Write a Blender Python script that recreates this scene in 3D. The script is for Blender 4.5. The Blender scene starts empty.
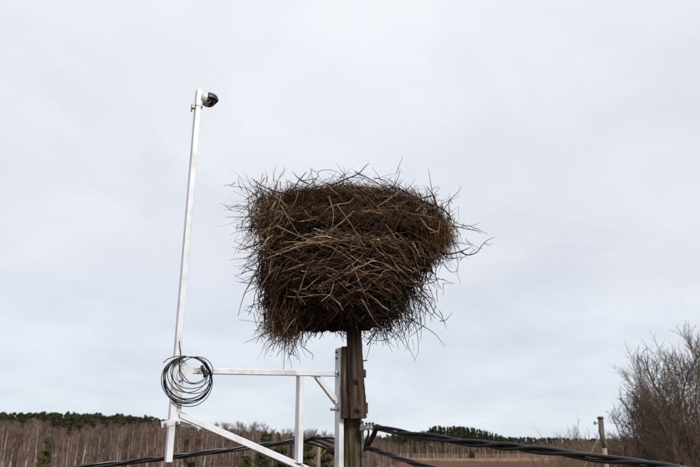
import bpy, math, random
import numpy as np
from mathutils import Vector

R = math.radians
random.seed(7)
rng = np.random.default_rng(7)
S = bpy.context.scene
COL = S.collection

# ------------------------------------------------------------------ camera
EYE = 8.0
PITCH = R(17.45)
F = 680.6                       # focal length in pixels of a 700 px wide picture
cam = bpy.data.cameras.new('camera')
camo = bpy.data.objects.new('camera', cam)
COL.objects.link(camo)
S.camera = camo
camo.location = (0, 0, EYE)
camo.rotation_euler = (R(90) + PITCH, 0, 0)
cam.sensor_width = 36
cam.lens = 36 * F / 700
cam.clip_end = 20000
cam.dof.use_dof = True
cam.dof.focus_distance = 6.0
cam.dof.aperture_fstop = 3.2

# ------------------------------------------------------------------ sky, sun, exposure
SUN_EL, SUN_AZ = R(40), R(143)     # azimuth clockwise from +Y (behind the viewer, to the right)
w = bpy.data.worlds.new('World')
S.world = w
w.use_nodes = True
nt = w.node_tree
nt.nodes.clear()
N = nt.nodes.new
L = nt.links.new
out = N('ShaderNodeOutputWorld')
sky = N('ShaderNodeTexSky'); sky.sky_type = 'NISHITA'; sky.sun_disc = False
sky.sun_elevation = SUN_EL; sky.sun_rotation = SUN_AZ
bg1 = N('ShaderNodeBackground'); bg1.inputs[1].default_value = 0.09
L(sky.outputs[0], bg1.inputs[0])
# cloud deck: direction projected on a flat layer overhead
tc = N('ShaderNodeTexCoord')
sep = N('ShaderNodeSeparateXYZ'); L(tc.outputs['Generated'], sep.inputs[0])
zz = N('ShaderNodeMath'); zz.operation = 'MAXIMUM'; L(sep.outputs[2], zz.inputs[0]); zz.inputs[1].default_value = 0.0
za = N('ShaderNodeMath'); za.operation = 'ADD'; L(zz.outputs[0], za.inputs[0]); za.inputs[1].default_value = 0.20
dx = N('ShaderNodeMath'); dx.operation = 'DIVIDE'; L(sep.outputs[0], dx.inputs[0]); L(za.outputs[0], dx.inputs[1])
dy = N('ShaderNodeMath'); dy.operation = 'DIVIDE'; L(sep.outputs[1], dy.inputs[0]); L(za.outputs[0], dy.inputs[1])
cb = N('ShaderNodeCombineXYZ'); L(dx.outputs[0], cb.inputs[0]); L(dy.outputs[0], cb.inputs[1])
n1 = N('ShaderNodeTexNoise'); n1.inputs['Scale'].default_value = 1.35; n1.inputs['Detail'].default_value = 6.0
n1.inputs['Roughness'].default_value = 0.56; n1.inputs['Distortion'].default_value = 0.3
L(cb.outputs[0], n1.inputs['Vector'])
cr = N('ShaderNodeValToRGB'); L(n1.outputs['Fac'], cr.inputs[0])
cr.color_ramp.elements[0].position = 0.30; cr.color_ramp.elements[0].color = (0.735, 0.758, 0.815, 1)
cr.color_ramp.elements[1].position = 0.66; cr.color_ramp.elements[1].color = (0.90, 0.915, 0.955, 1)
# an overcast sky is brighter overhead than at its foot, and thins to blue grey low down
hr = N('ShaderNodeValToRGB'); L(zz.outputs[0], hr.inputs[0])
hr.color_ramp.elements[0].position = 0.0; hr.color_ramp.elements[0].color = (0.87, 0.925, 0.965, 1)
hr.color_ramp.elements[1].position = 1.0; hr.color_ramp.elements[1].color = (1.16, 1.15, 1.14, 1)
e = hr.color_ramp.elements.new(0.09); e.color = (0.85, 0.88, 0.92, 1)
e = hr.color_ramp.elements.new(0.22); e.color = (0.865, 0.878, 0.90, 1)
e = hr.color_ramp.elements.new(0.46); e.color = (0.99, 0.99, 0.985, 1)
mu = N('ShaderNodeMix'); mu.data_type = 'RGBA'; mu.blend_type = 'MULTIPLY'; mu.inputs[0].default_value = 1
L(cr.outputs[0], mu.inputs[6]); L(hr.outputs[0], mu.inputs[7])
bg2 = N('ShaderNodeBackground'); bg2.inputs[1].default_value = 0.445
L(mu.outputs[2], bg2.inputs[0])
mx = N('ShaderNodeMixShader'); mx.inputs[0].default_value = 0.95
L(bg1.outputs[0], mx.inputs[1]); L(bg2.outputs[0], mx.inputs[2]); L(mx.outputs[0], out.inputs[0])

sl = bpy.data.lights.new('sun', 'SUN'); sl.energy = 1.5; sl.angle = R(12); sl.color = (1, 0.955, 0.89)
so = bpy.data.objects.new('sun', sl); COL.objects.link(so)
sd = Vector((math.sin(SUN_AZ) * math.cos(SUN_EL), math.cos(SUN_AZ) * math.cos(SUN_EL), math.sin(SUN_EL)))
so.rotation_euler = sd.to_track_quat('Z', 'Y').to_euler()
so.location = (0, 0, 40)

S.view_settings.view_transform = 'Standard'
S.view_settings.look = 'None'
S.view_settings.gamma = 1
S.view_settings.exposure = 1.22
S.render.engine = 'CYCLES'


# ------------------------------------------------------------------ helpers
def ray(px, py):
    a = (px - 350) / F
    b = (233.5 - py) / F
    return Vector((a, math.cos(PITCH) - b * math.sin(PITCH), math.sin(PITCH) + b * math.cos(PITCH)))


def at(px, py, Y):
    d = ray(px, py)
    d = d * (Y / d.y)
    return Vector((d.x, Y, EYE + d.z))


def tag(o, label=None, cat=None, group=None, kind=None):
    if label: o['label'] = label
    if cat: o['category'] = cat
    if group: o['group'] = group
    if kind: o['kind'] = kind
    return o


def empty(name, loc, label, cat, group=None):
    o = bpy.data.objects.new(name, None)
    o.empty_display_size = 0.2
    COL.objects.link(o)
    o.location = loc
    return tag(o, label, cat, group)


def link(name, me, parent=None):
    o = bpy.data.objects.new(name, me)
    COL.objects.link(o)
    if parent is not None:
        o.parent = parent
        o.matrix_parent_inverse = parent.matrix_world.inverted() if False else o.matrix_parent_inverse
        o.location = -Vector(parent.location)      # children meshes are written in world coordinates
    return o


def mesh_np(name, V, Q, mats, mi=None, colors=None, smooth=True, T=None):
    """V (n,3), Q (m,4) quads, T (k,3) triangles"""
    me = bpy.data.meshes.new(name)
    V = np.asarray(V, dtype=np.float32)
    me.vertices.add(len(V)); me.vertices.foreach_set('co', V.ravel())
    loops = []
    starts = []
    totals = []
    c = 0
    if Q is not None and len(Q):
        Q = np.asarray(Q, dtype=np.int32); loops.append(Q.ravel())
        starts.append(np.arange(len(Q)) * 4); totals.append(np.full(len(Q), 4)); c = len(Q) * 4
    if T is not None and len(T):
        T = np.asarray(T, dtype=np.int32); loops.append(T.ravel())
        starts.append(c + np.arange(len(T)) * 3); totals.append(np.full(len(T), 3))
    loops = np.concatenate(loops).astype(np.int32)
    starts = np.concatenate(starts).astype(np.int32)
    me.loops.add(len(loops)); me.loops.foreach_set('vertex_index', loops)
    me.polygons.add(len(starts)); me.polygons.foreach_set('loop_start', starts)
    if mi is not None: me.polygons.foreach_set('material_index', np.asarray(mi, dtype=np.int32))
    me.polygons.foreach_set('use_smooth', np.full(len(starts), smooth))
    if colors is not None:
        a = me.color_attributes.new('tone', 'FLOAT_COLOR', 'POINT')
        cc = np.ones((len(V), 4), dtype=np.float32); cc[:, :3] = colors
        a.data.foreach_set('color', cc.ravel())
    for m in (mats if isinstance(mats, (list, tuple)) else [mats]): me.materials.append(m)
    me.update(calc_edges=True); me.validate()
    return me


def tubes(P, Rad, sides=4):
    """P (n,s,3) polylines, Rad (n,s) -> V, Q"""
    P = np.asarray(P, dtype=np.float64); Rad = np.asarray(Rad)
    n, s, _ = P.shape
    t = np.gradient(P, axis=1)
    t /= np.linalg.norm(t, axis=2, keepdims=True) + 1e-12
    ref = rng.normal(size=(n, 1, 3))
    t0 = t.mean(axis=1, keepdims=True)
    t0 /= np.linalg.norm(t0, axis=2, keepdims=True) + 1e-9
    ref = ref - (ref * t0).sum(2, keepdims=True) * t0
    bad = np.linalg.norm(ref, axis=2, keepdims=True) < 0.05
    ref = np.where(bad, np.array([[[0.3, 0.5, 0.8]]]), ref)
    u = np.cross(t, ref); u /= np.linalg.norm(u, axis=2, keepdims=True) + 1e-12
    v = np.cross(t, u)
    ang = np.linspace(0, 2 * math.pi, sides, endpoint=False)
    ca, sa = np.cos(ang), np.sin(ang)
    ring = P[:, :, None, :] + Rad[:, :, None, None] * (u[:, :, None, :] * ca[None, None, :, None] + v[:, :, None, :] * sa[None, None, :, None])
    V = ring.reshape(-1, 3)
    base = (np.arange(n)[:, None, None] * s + np.arange(s - 1)[None, :, None]) * sides
    k = np.arange(sides)[None, None, :]
    k2 = (k + 1) % sides
    a = base + k; b = base + k2; c = base + sides + k2; d = base + sides + k
    Q = np.stack([a, b, c, d], axis=3).reshape(-1, 4)
    return V, Q


def one_tube(pts, rad, sides=10):
    """smooth tube through points with caps, world coordinates; parallel transport"""
    pts = [Vector(p) for p in pts]
    n = len(pts)
    rr = rad if isinstance(rad, (list, tuple)) else [rad] * n
    V = []; Q = []; T = []
    tprev = None
    for i, p in enumerate(pts):
        t = (pts[min(i + 1, n - 1)] - pts[max(i - 1, 0)]).normalized()
        if tprev is None:
            u = t.orthogonal().normalized()
        else:
            u = (u - t * u.dot(t)).normalized()
        tprev = t
        v = t.cross(u)
        for k in range(sides):
            a = 2 * math.pi * k / sides
            V.append(p + (u * math.cos(a) + v * math.sin(a)) * rr[i])
    for i in range(n - 1):
        for k in range(sides):
            k2 = (k + 1) % sides
            Q.append((i * sides + k, i * sides + k2, (i + 1) * sides + k2, (i + 1) * sides + k))
    V.append(pts[0]); V.append(pts[-1])
    for k in range(sides):
        k2 = (k + 1) % sides
        T.append((len(V) - 2, k2, k)); T.append((len(V) - 1, (n - 1) * sides + k, (n - 1) * sides + k2))
    return [tuple(v) for v in V], Q, T


def join(parts):
    V = []; Q = []; T = []
    for v, q, t in parts:
        o = len(V); V += list(v)
        Q += [tuple(i + o for i in f) for f in q]
        T += [tuple(i + o for i in f) for f in t]
    return V, Q, T


def crom(pts, sub=8):
    """Catmull-Rom through points"""
    P = [Vector(p) for p in pts]
    P = [P[0] * 2 - P[1]] + P + [P[-1] * 2 - P[-2]]
    o = []
    for i in range(1, len(P) - 2):
        p0, p1, p2, p3 = P[i - 1], P[i], P[i + 1], P[i + 2]
        for k in range(sub):
            t = k / sub
            o.append(0.5 * ((2 * p1) + (p2 - p0) * t + (2 * p0 - 5 * p1 + 4 * p2 - p3) * t * t + (3 * p1 - p0 - 3 * p2 + p3) * t ** 3))
    o.append(P[-2])
    return o


def beam(p0, p1, wdt, dep, nrm, bev=0.004, hollow=0.0):
    """rectangular tube p0-p1; wdt across, dep along nrm, with rounded corners and (optionally) open ends"""
    p0, p1 = Vector(p0), Vector(p1)
    t = (p1 - p0).normalized()
    n = (Vector(nrm) - t * Vector(nrm).dot(t)).normalized()
    s = t.cross(n)
    def sec(a, b, c):
        a, b = a / 2, b / 2
        k = c * 0.3
        return [(a, b - c), (a - k, b - k), (a - c, b), (-a + c, b), (-a + k, b - k), (-a, b - c),
                (-a, -b + c), (-a + k, -b + k), (-a + c, -b), (a - c, -b), (a - k, -b + k), (a, -b + c)]
    o = sec(wdt, dep, bev); m = len(o)
    V = [p0 + s * a + n * b for a, b in o] + [p1 + s * a + n * b for a, b in o]
    Q = [(k, (k + 1) % m, m + (k + 1) % m, m + k) for k in range(m)]
    T = []
    if hollow:
        i_ = sec(wdt - 2 * hollow, dep - 2 * hollow, bev * 0.6)
        b0 = len(V)
        V += [p0 + s * a + n * b for a, b in i_] + [p1 + s * a + n * b for a, b in i_]
        ins = 0.08
        b1 = len(V)
        V += [p0 + t * ins + s * a + n * b for a, b in i_] + [p1 - t * ins + s * a + n * b for a, b in i_]
        for k in range(m):
            k2 = (k + 1) % m
            Q += [(k2, k, b0 + k, b0 + k2), (m + k, m + k2, b0 + m + k2, b0 + m + k)]
            Q += [(b0 + k2, b0 + k, b1 + k, b1 + k2), (b0 + m + k, b0 + m + k2, b1 + m + k2, b1 + m + k)]
        V += [p0 + t * ins, p1 - t * ins]
        for k in range(m):
            k2 = (k + 1) % m
            T += [(len(V) - 2, b1 + k2, b1 + k), (len(V) - 1, b1 + m + k, b1 + m + k2)]
    else:
        V += [p0, p1]
        for k in range(m):
            k2 = (k + 1) % m
            T += [(len(V) - 2, k2, k), (len(V) - 1, m + k, m + k2)]
    return [tuple(v) for v in V], Q, T


def lathe(p, axis, prof, sides=24, arc=None):
    """prof: list of (distance along axis, radius)"""
    p = Vector(p); ax = Vector(axis).normalized()
    u = ax.orthogonal().normalized(); v = ax.cross(u)
    V = []; Q = []; T = []
    for h, r in prof:
        for k in range(sides):
            a = 2 * math.pi * k / sides
            V.append(tuple(p + ax * h + (u * math.cos(a) + v * math.sin(a)) * max(r, 1e-5)))
    for i in range(len(prof) - 1):
        for k in range(sides):
            k2 = (k + 1) % sides
            Q.append((i * sides + k, i * sides + k2, (i + 1) * sides + k2, (i + 1) * sides + k))
    return V, Q, T


def hexbolt(p, axis, r=0.011, h=0.010, washer=True):
    ps = []
    if washer:
        ps.append(lathe(p, axis, [(0, 0), (0, r * 1.75), (0.003, r * 1.75), (0.003, 0)], 14))
    ps.append(lathe(p, axis, [(0.003, 0), (0.003, r), (h, r), (h + 0.002, r * 0.85), (h + 0.002, 0)], 6))
    ps.append(lathe(p, axis, [(h, 0), (h, r * 0.5), (h + 0.012, r * 0.5), (h + 0.012, 0)], 8))
    return join(ps)


def put(name, g, m, parent=None, smooth=False, colors=None):
    V, Q, T = g
    me = mesh_np(name, np.array(V, dtype=float).reshape(-1, 3), Q, m, None, colors, smooth, T)
    return link(name, me, parent)


# ------------------------------------------------------------------ materials
def mat(name, c1, c2=None, rough=0.8, metal=0.0, scale=8, stretch=(1, 1, 1), bump=0.0, bscale=None, c3=None, spec=0.5, tone=False, detail=5, bdist=0.01, objrand=0.0, pos=(0.35, 0.65)):
    m = bpy.data.materials.new(name); m.use_nodes = True
    t = m.node_tree; b = t.nodes['Principled BSDF']
    nn, ll = t.nodes.new, t.links.new
    b.inputs['Roughness'].default_value = rough
    b.inputs['Metallic'].default_value = metal
    b.inputs['Specular IOR Level'].default_value = spec if (rough < .8 or spec != .5) else .12
    tcn = nn('ShaderNodeTexCoord'); mp = nn('ShaderNodeMapping'); mp.inputs['Scale'].default_value = stretch
    ll(tcn.outputs['Object'], mp.inputs[0])
    no = nn('ShaderNodeTexNoise'); no.inputs['Scale'].default_value = scale; no.inputs['Detail'].default_value = detail
    ll(mp.outputs[0], no.inputs['Vector'])
    ra = nn('ShaderNodeValToRGB'); ll(no.outputs['Fac'], ra.inputs[0])
    c2 = c2 or tuple(x * 0.75 for x in c1)
    ra.color_ramp.elements[0].position = pos[0]; ra.color_ramp.elements[0].color = (*c2, 1)
    ra.color_ramp.elements[1].position = pos[1]; ra.color_ramp.elements[1].color = (*c1, 1)
    if c3:
        e_ = ra.color_ramp.elements.new(min(0.98, pos[1] + 0.12)); e_.color = (*c3, 1)
    o_ = ra.outputs[0]
    if tone:
        at_ = nn('ShaderNodeAttribute'); at_.attribute_name = 'tone'
        mm = nn('ShaderNodeMix'); mm.data_type = 'RGBA'; mm.blend_type = 'MULTIPLY'; mm.inputs[0].default_value = 1
        ll(o_, mm.inputs[6]); ll(at_.outputs['Color'], mm.inputs[7]); o_ = mm.outputs[2]
    if objrand:
        oi = nn('ShaderNodeObjectInfo'); mr = nn('ShaderNodeMapRange')
        mr.inputs[3].default_value = 1 - objrand; mr.inputs[4].default_value = 1 + objrand
        ll(oi.outputs['Random'], mr.inputs[0])
        hs = nn('ShaderNodeHueSaturation'); ll(mr.outputs[0], hs.inputs['Value']); ll(o_, hs.inputs['Color']); o_ = hs.outputs[0]
    ll(o_, b.inputs['Base Color'])
    if bump:
        n2 = nn('ShaderNodeTexNoise'); n2.inputs['Scale'].default_value = bscale or scale * 2; n2.inputs['Detail'].default_value = 6
        ll(mp.outputs[0], n2.inputs['Vector'])
        bp = nn('ShaderNodeBump'); bp.inputs['Strength'].default_value = bump; bp.inputs['Distance'].default_value = bdist
        ll(n2.outputs['Fac'], bp.inputs['Height']); ll(bp.outputs[0], b.inputs['Normal'])
    return m


M = {}
M['field'] = mat('field_soil', (0.130, 0.056, 0.036), (0.070, 0.032, 0.022), 0.95, scale=0.02, c3=(0.17, 0.10, 0.055), bump=0.3, bscale=0.6, bdist=0.3)
M['dry'] = mat('dry_grass', (0.34, 0.25, 0.15), (0.22, 0.16, 0.095), 0.95, scale=0.2)
M['alu'] = mat('white_metal', (0.615, 0.645, 0.68), (0.44, 0.445, 0.445), 0.36, scale=9, stretch=(1, 1, 0.5), bump=0.08, bscale=60, bdist=0.001, spec=0.55, pos=(0.30, 0.52))
M['steel'] = mat('galvanised_steel', (0.28, 0.28, 0.275), (0.13, 0.13, 0.125), 0.45, 0.6, scale=30)
M['dark_bolt'] = mat('rusty_iron', (0.10, 0.055, 0.035), (0.04, 0.028, 0.022), 0.8, 0.2, scale=40, bump=0.4, bdist=0.002)
M['pole'] = mat('weathered_pole_wood', (0.105, 0.082, 0.046), (0.030, 0.024, 0.015), 0.9, scale=11, stretch=(3, 3, 0.25), bump=1.0, bscale=16, bdist=0.02, c3=(0.21, 0.18, 0.115), pos=(.38, .58), detail=9)
M['beam'] = mat('old_beam_wood', (0.072, 0.050, 0.038), (0.016, 0.012, 0.010), 0.9, scale=11, stretch=(3, 3, 0.14), bump=1.0, bscale=18, bdist=0.016, c3=(0.17, 0.135, 0.11), pos=(.38, .60), detail=9)
M['black'] = mat('black_cable_sheath', (0.008, 0.008, 0.009), (0.004, 0.004, 0.005), 0.24, scale=20, spec=0.42)
M['cable'] = mat('thin_black_cable', (0.008, 0.009, 0.011), (0.005, 0.005, 0.006), 0.5, scale=20, spec=0.25)
M['tape'] = mat('black_tape', (0.012, 0.012, 0.012), (0.006, 0.006, 0.006), 0.6, scale=20)
M['camwhite'] = mat('camera_housing_paint', (0.55, 0.56, 0.56), (0.46, 0.47, 0.47), 0.35, scale=10)
M['camblack'] = mat('camera_dome_plastic', (0.009, 0.009, 0.010), (0.006, 0.006, 0.007), 0.45, scale=10)
M['lensglass'] = mat('lens_glass', (0.01, 0.012, 0.016), (0.006, 0.007, 0.009), 0.05, scale=10)
M['lensring'] = mat('lens_ring', (0.35, 0.36, 0.37), (0.25, 0.25, 0.26), 0.3, 0.7, scale=10)
M['stick'] = mat('stick_bark', (1, 0.98, 0.95), (0.45, 0.42, 0.40), 0.85, scale=26, tone=True, bump=0.5, bscale=60, bdist=0.002)
M['hay'] = mat('dry_nest_grass', (1, 0.96, 0.9), (0.6, 0.55, 0.5), 0.85, scale=18, tone=True)
M['core'] = mat('nest_core_shade', (0.022, 0.014, 0.009), (0.008, 0.005, 0.004), 1.0, scale=22, bump=1.0, bscale=30, bdist=0.03)  # near-black: the shade between the sticks is painted into the core colour
M['moss'] = mat('nest_moss', (0.10, 0.10, 0.03), (0.05, 0.055, 0.02), 0.95, scale=30)
M['birch_bark'] = mat('birch_bark', (0.46, 0.40, 0.34), (0.22, 0.17, 0.14), 0.85, scale=1.3, stretch=(1, 1, 0.6), objrand=0.35)
M['birch_twig'] = mat('birch_twigs', (0.225, 0.155, 0.128), (0.115, 0.078, 0.064), 0.9, scale=0.6, objrand=0.30)
M['pine_bark'] = mat('pine_bark', (0.19, 0.135, 0.10), (0.09, 0.062, 0.05), 0.9, scale=1.5, objrand=0.2)
M['pine'] = mat('pine_needles', (0.060, 0.062, 0.032), (0.030, 0.034, 0.020), 0.9, scale=0.7, objrand=0.28)
M['spruce'] = mat('young_spruce_needles', (0.092, 0.088, 0.032), (0.05, 0.052, 0.022), 0.9, scale=2, objrand=0.15)
M['shrub'] = mat('brown_shrub_twigs', (0.21, 0.148, 0.10), (0.11, 0.075, 0.052), 0.9, scale=0.8, objrand=0.22)
M['limb'] = mat('bare_limb_bark', (0.080, 0.056, 0.040), (0.038, 0.026, 0.019), 0.9, scale=2.5)
M['twig_red'] = mat('bare_twigs', (0.155, 0.112, 0.085), (0.082, 0.059, 0.046), 0.9, scale=1.2)
M['twig_olive'] = mat('olive_twigs', (0.085, 0.080, 0.052), (0.045, 0.044, 0.030), 0.9, scale=1.2)
M['greytwig'] = mat('grey_brown_brush', (0.22, 0.155, 0.105), (0.13, 0.09, 0.062), 0.9, scale=0.5, objrand=0.25)
M['far'] = mat('far_conifers', (0.060, 0.070, 0.045), (0.036, 0.044, 0.032), 0.95, scale=0.05)
M['dead'] = mat('dead_trunk_wood', (0.33, 0.25, 0.18), (0.20, 0.145, 0.10), 0.9, scale=2, stretch=(2, 2, 0.4))
M['greypole'] = mat('grey_pole_wood', (0.19, 0.17, 0.13), (0.09, 0.08, 0.06), 0.9, scale=6, stretch=(3, 3, 0.3), bump=0.5)
M['concrete'] = mat('pole_grey_foot', (0.27, 0.25, 0.22), (0.17, 0.155, 0.135), 0.9, scale=6)
M['moss_top'] = mat('mossy_pole_cap', (0.13, 0.115, 0.05), (0.07, 0.06, 0.03), 0.95, scale=8, bump=0.5)

# ------------------------------------------------------------------ ground
def ground():
    n = 70
    xs = np.concatenate([-np.geomspace(9000, 30, n // 2), np.linspace(-20, 20, 5), np.geomspace(30, 9000, n // 2)])
    ys = np.concatenate([[-3000, -800, -200, -50], np.geomspace(2, 12000, 90)])
    X, Yg = np.meshgrid(xs, ys)
    Z = 0.18 * np.sin(X * 0.031 + 1) * np.sin(Yg * 0.023) + 0.1 * np.sin(X * 0.11 + Yg * 0.07)
    V = np.stack([X, Yg, Z], -1).reshape(-1, 3)
    m = len(xs)
    i = np.arange(len(ys) - 1)[:, None] * m + np.arange(m - 1)[None]
    Q = np.stack([i, i + 1, i + m + 1, i + m], -1).reshape(-1, 4)
    o = link('ground', mesh_np('ground', V, Q, M['field']))
    o['kind'] = 'structure'
ground()


# ------------------------------------------------------------------ vegetation builders
def nrm(a): return a / (np.linalg.norm(a, axis=-1, keepdims=True) + 1e-9)


def birch_mesh(seed, H=13.0, rt=0.13, spread=1.5, twr=0.015, nb=52, nt=13, low=0.30):
    r = np.random.default_rng(seed)
    lean = r.normal(0, 0.035, 2)
    z = np.linspace(0, 1, 9)
    wob = np.cumsum(r.normal(0, 0.05, (9, 2)), 0); wob[0] = 0
    tr = np.stack([lean[0] * z * H + wob[:, 0], lean[1] * z * H + wob[:, 1], z * H], 1)
    rad = rt * (1 - z) ** 0.8 + 0.012
    tv, tq = tubes(tr[None], rad[None], 6)
    f = r.uniform(low, 0.98, nb) ** 0.85
    st = np.stack([np.interp(f, z, tr[:, k]) for k in range(3)], 1)
    th = r.uniform(0, 2 * np.pi, nb)
    ln = spread * (1.15 - f) * r.uniform(0.9, 1.7, nb) + 0.5
    up = r.uniform(0.9, 1.9, nb)
    d = nrm(np.stack([np.cos(th), np.sin(th), up], 1))
    t = np.linspace(0, 1, 5)
    P = st[:, None] + d[:, None] * (ln[:, None] * t)[..., None] + np.stack([np.zeros((nb, 5)), np.zeros((nb, 5)), 0.2 * ln[:, None] * t ** 2], 2)
    Rb = (0.035 * (1.1 - f))[:, None] * (1 - 0.7 * t) + 0.006
    bv, bq = tubes(P, Rb, 3)
    # twigs
    k = nb * nt
    bi = np.repeat(np.arange(nb), nt); tt = r.uniform(0.15, 1, k)
    p0 = st[bi] + d[bi] * (ln[bi] * tt)[:, None]; p0[:, 2] += 0.2 * ln[bi] * tt ** 2
    dd = nrm(d[bi] * 0.9 + r.normal(0, 0.55, (k, 3)))
    tl = r.uniform(0.35, 0.95, k)
    s3 = np.linspace(0, 1, 3)
    TP = p0[:, None] + dd[:, None] * (tl[:, None] * s3)[..., None]
    TP[:, :, 2] -= (0.25 * tl[:, None] * s3 ** 2) * r.uniform(-0.3, 1.2, k)[:, None]
    TR = np.full((k, 3), twr) * np.array([1, 0.8, 0.35])
    wv, wq = tubes(TP, TR, 3)
    return (tv, tq), (np.concatenate([bv, wv]), np.concatenate([bq, wq + len(bv)]))


def clump_faces(C, size, r, drop=0.0):
    """small ragged triangles round centres C"""
    n = len(C)
    a = r.normal(size=(n, 3)); a = nrm(a); b = nrm(np.cross(a, r.normal(size=(n, 3))))
    s = size * r.uniform(0.5, 1.4, (n, 1))
    V = np.stack([C + a * s, C - a * s * 0.5 + b * s * 0.8, C - a * s * 0.6 - b * s * 0.7], 1).reshape(-1, 3)
    return V, np.arange(n * 3).reshape(-1, 3)


def pine_mesh(seed, H=18, crown=0.5, wid=1.9, n=2600, cone=0.5, leaf=0.26, rt=0.16):
    r = np.random.default_rng(seed)
    z = np.linspace(0, 1, 7)
    tr = np.stack([0.2 * np.sin(z * 3 + seed), 0.2 * np.cos(z * 2 + seed), z * H * 0.98], 1)
    tv, tq = tubes(tr[None], (rt * (1 - z) ** 0.7 + 0.02)[None], 6)
    nb = 34
    f = r.uniform(0, 1, nb)
    zb = H * (1 - crown) + f * H * crown
    wr = wid * ((1 - f) ** cone) * r.uniform(0.55, 1.15, nb) + 0.15
    th = r.uniform(0, 6.283, nb)
    c = np.stack([np.cos(th) * wr * 0.62, np.sin(th) * wr * 0.62, zb + wr * 0.15], 1)
    per = n // nb
    C = np.repeat(c, per, 0) + r.normal(0, 1, (nb * per, 3)) * (np.repeat(wr, per)[:, None] * np.array([0.34, 0.34, 0.17]) + 0.06)
    lv, lt = clump_faces(C, leaf, r)
    lt = lt + len(tv)
    # limbs
    t = np.linspace(0, 1, 3)
    s0 = np.stack([np.zeros(nb), np.zeros(nb), zb - wr * 0.25], 1)
    P = s0[:, None] + (c - s0)[:, None] * t[None, :, None]
    bv, bq = tubes(P, np.tile([0.05, 0.03, 0.015], (nb, 1)), 3)
    return tv, tq, bv, bq, lv, lt - len(tv)


def pine_single(name, *a, matn='pine', **k):
    tv, tq, bv, bq, lv, lt = pine_mesh(*a, **k)
    V = np.concatenate([tv, bv, lv])
    Q = np.concatenate([tq, bq + len(tv)])
    T = lt + len(tv) + len(bv)
    mi = np.concatenate([np.zeros(len(Q)), np.ones(len(T))])
    return mesh_np(name, V, Q, [M['pine_bark'], M[matn]], mi, T=T, smooth=False)


def grow(seed, base, height, spread, nst=7, r0=0.12, lev=4, fork=3.0, twr=0.007, dens=1.0, minr=0.006, crown=None):
    """many-stemmed bare tree: list of branches as 5 point lines"""
    r = random.Random(seed)
    BR = []
    bb0 = Vector(base)
    def outside(q):
        if crown is None: return False
        cz, rx_, rz_ = crown
        f = ((q.x - bb0.x) / rx_) ** 2 + ((q.y - bb0.y) / rx_) ** 2 + (max(0, q.z - cz) / rz_) ** 2
        return f > r.uniform(.72, 1.0)
    def go(p, d, ln, rad, lv):
        if lv >= 1 and outside(p): return
        while crown is not None and outside(p + d * ln) and ln > .25: ln *= .85
        pts = [p.copy()]
        dd = d.copy()
        for i in range(4):
            dd = (dd + Vector((r.gauss(0, .17), r.gauss(0, .17), r.gauss(0.06, .13)))).normalized()
            pts.append(pts[-1] + dd * ln / 4)
        rr = [rad * (1 - 0.14 * i) for i in range(5)]
        if lv == lev: rr[-1] = rr[0] * 0.3
        BR.append((lv, pts, rr))
        if lv >= lev: return
        nc = {0: 9, 1: 8, 2: 7, 3: 6}.get(lv, 5)
        nc = max(2, int(nc * dens))
        for j in range(nc):
            t = 0.22 + 0.78 * (j + r.random() * 0.7) / nc
            t = min(t, 0.999)
            q = pts[0].lerp(pts[4], t) if False else pts[int(t * 4)].lerp(pts[int(t * 4) + 1], t * 4 - int(t * 4))
            base_d = (pts[int(t * 4) + 1] - pts[int(t * 4)]).normalized()
            a = Vector((r.gauss(0, 1), r.gauss(0, 1), r.gauss(0.1, .6)))
            a = (a - base_d * a.dot(base_d)).normalized()
            nd = (base_d * r.uniform(0.75, 1.2) + a * r.uniform(0.5, 1.05) + Vector((0, 0, 0.08))).normalized()
            go(q, nd, ln * r.uniform(0.32, 0.54), max(rad * (1 - 0.5 * t) * 0.52, minr), lv + 1)
        go(pts[-1], dd, ln * 0.55, max(rad * 0.5, minr), lv + 1)
    b = Vector(base)
    trunk = [b, b + Vector((0.05, 0, fork * .5)), b + Vector((0, 0.05, fork))]
    BR.append((-1, [b, b.lerp(trunk[1], .5), trunk[1], trunk[1].lerp(trunk[2], .5), trunk[2]], [r0 * 2.4, r0 * 2.1, r0 * 1.9, r0 * 1.9, r0 * 1.8]))
    for i in range(nst):
        a = 2 * math.pi * (i + r.random() * .6) / nst
        s = spread * r.uniform(0.25, 1.0) / (height - fork)
        d = Vector((math.cos(a) * s, math.sin(a) * s * .9, 1)).normalized()
        l0 = (height - fork) * r.uniform(.50, .68)
        while crown is not None and outside(trunk[2] + d * l0 * 1.25) and l0 > 1: l0 *= .92
        go(trunk[2] - Vector((0, 0, r.random() * fork * 0.35)), d, l0, r0 * r.uniform(.6, 1), 0)
    return BR


def grown_objs(BR, parent, mlimb, mtwig):
    big = [b for b in BR if b[0] <= 1]; small = [b for b in BR if b[0] > 1]
    for nm, lst, mm, sd_ in (('limbs', big, mlimb, 6), ('twigs', small, mtwig, 3)):
        P = np.array([[tuple(q) for q in b[1]] for b in lst]); Rr = np.array([b[2] for b in lst])
        v, q = tubes(P, Rr, sd_)
        o = link(nm, mesh_np(nm, v, q, mm), parent)


# ---- left wood: birches
birch_v = []
for s_ in range(7):
    (tv, tq), (cv, cq) = birch_mesh(100 + s_, H=13, rt=0.17 + 0.03 * (s_ % 3), spread=1.25 + 0.2 * (s_ % 3))
    birch_v.append((mesh_np('birch_trunk', tv, tq, M['birch_bark']), mesh_np('birch_crown', cv, cq, M['birch_twig'])))


def birch_top(px):
    """picture row of the birch tops along the left wood"""
    return float(np.interp(px, [-60, 0, 40, 75, 100, 130, 165, 200, 225, 260, 300, 345, 380, 400],
                           [420, 422, 424, 431, 426, 423, 427, 427, 425, 428, 431, 436, 438, 441]))


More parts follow.
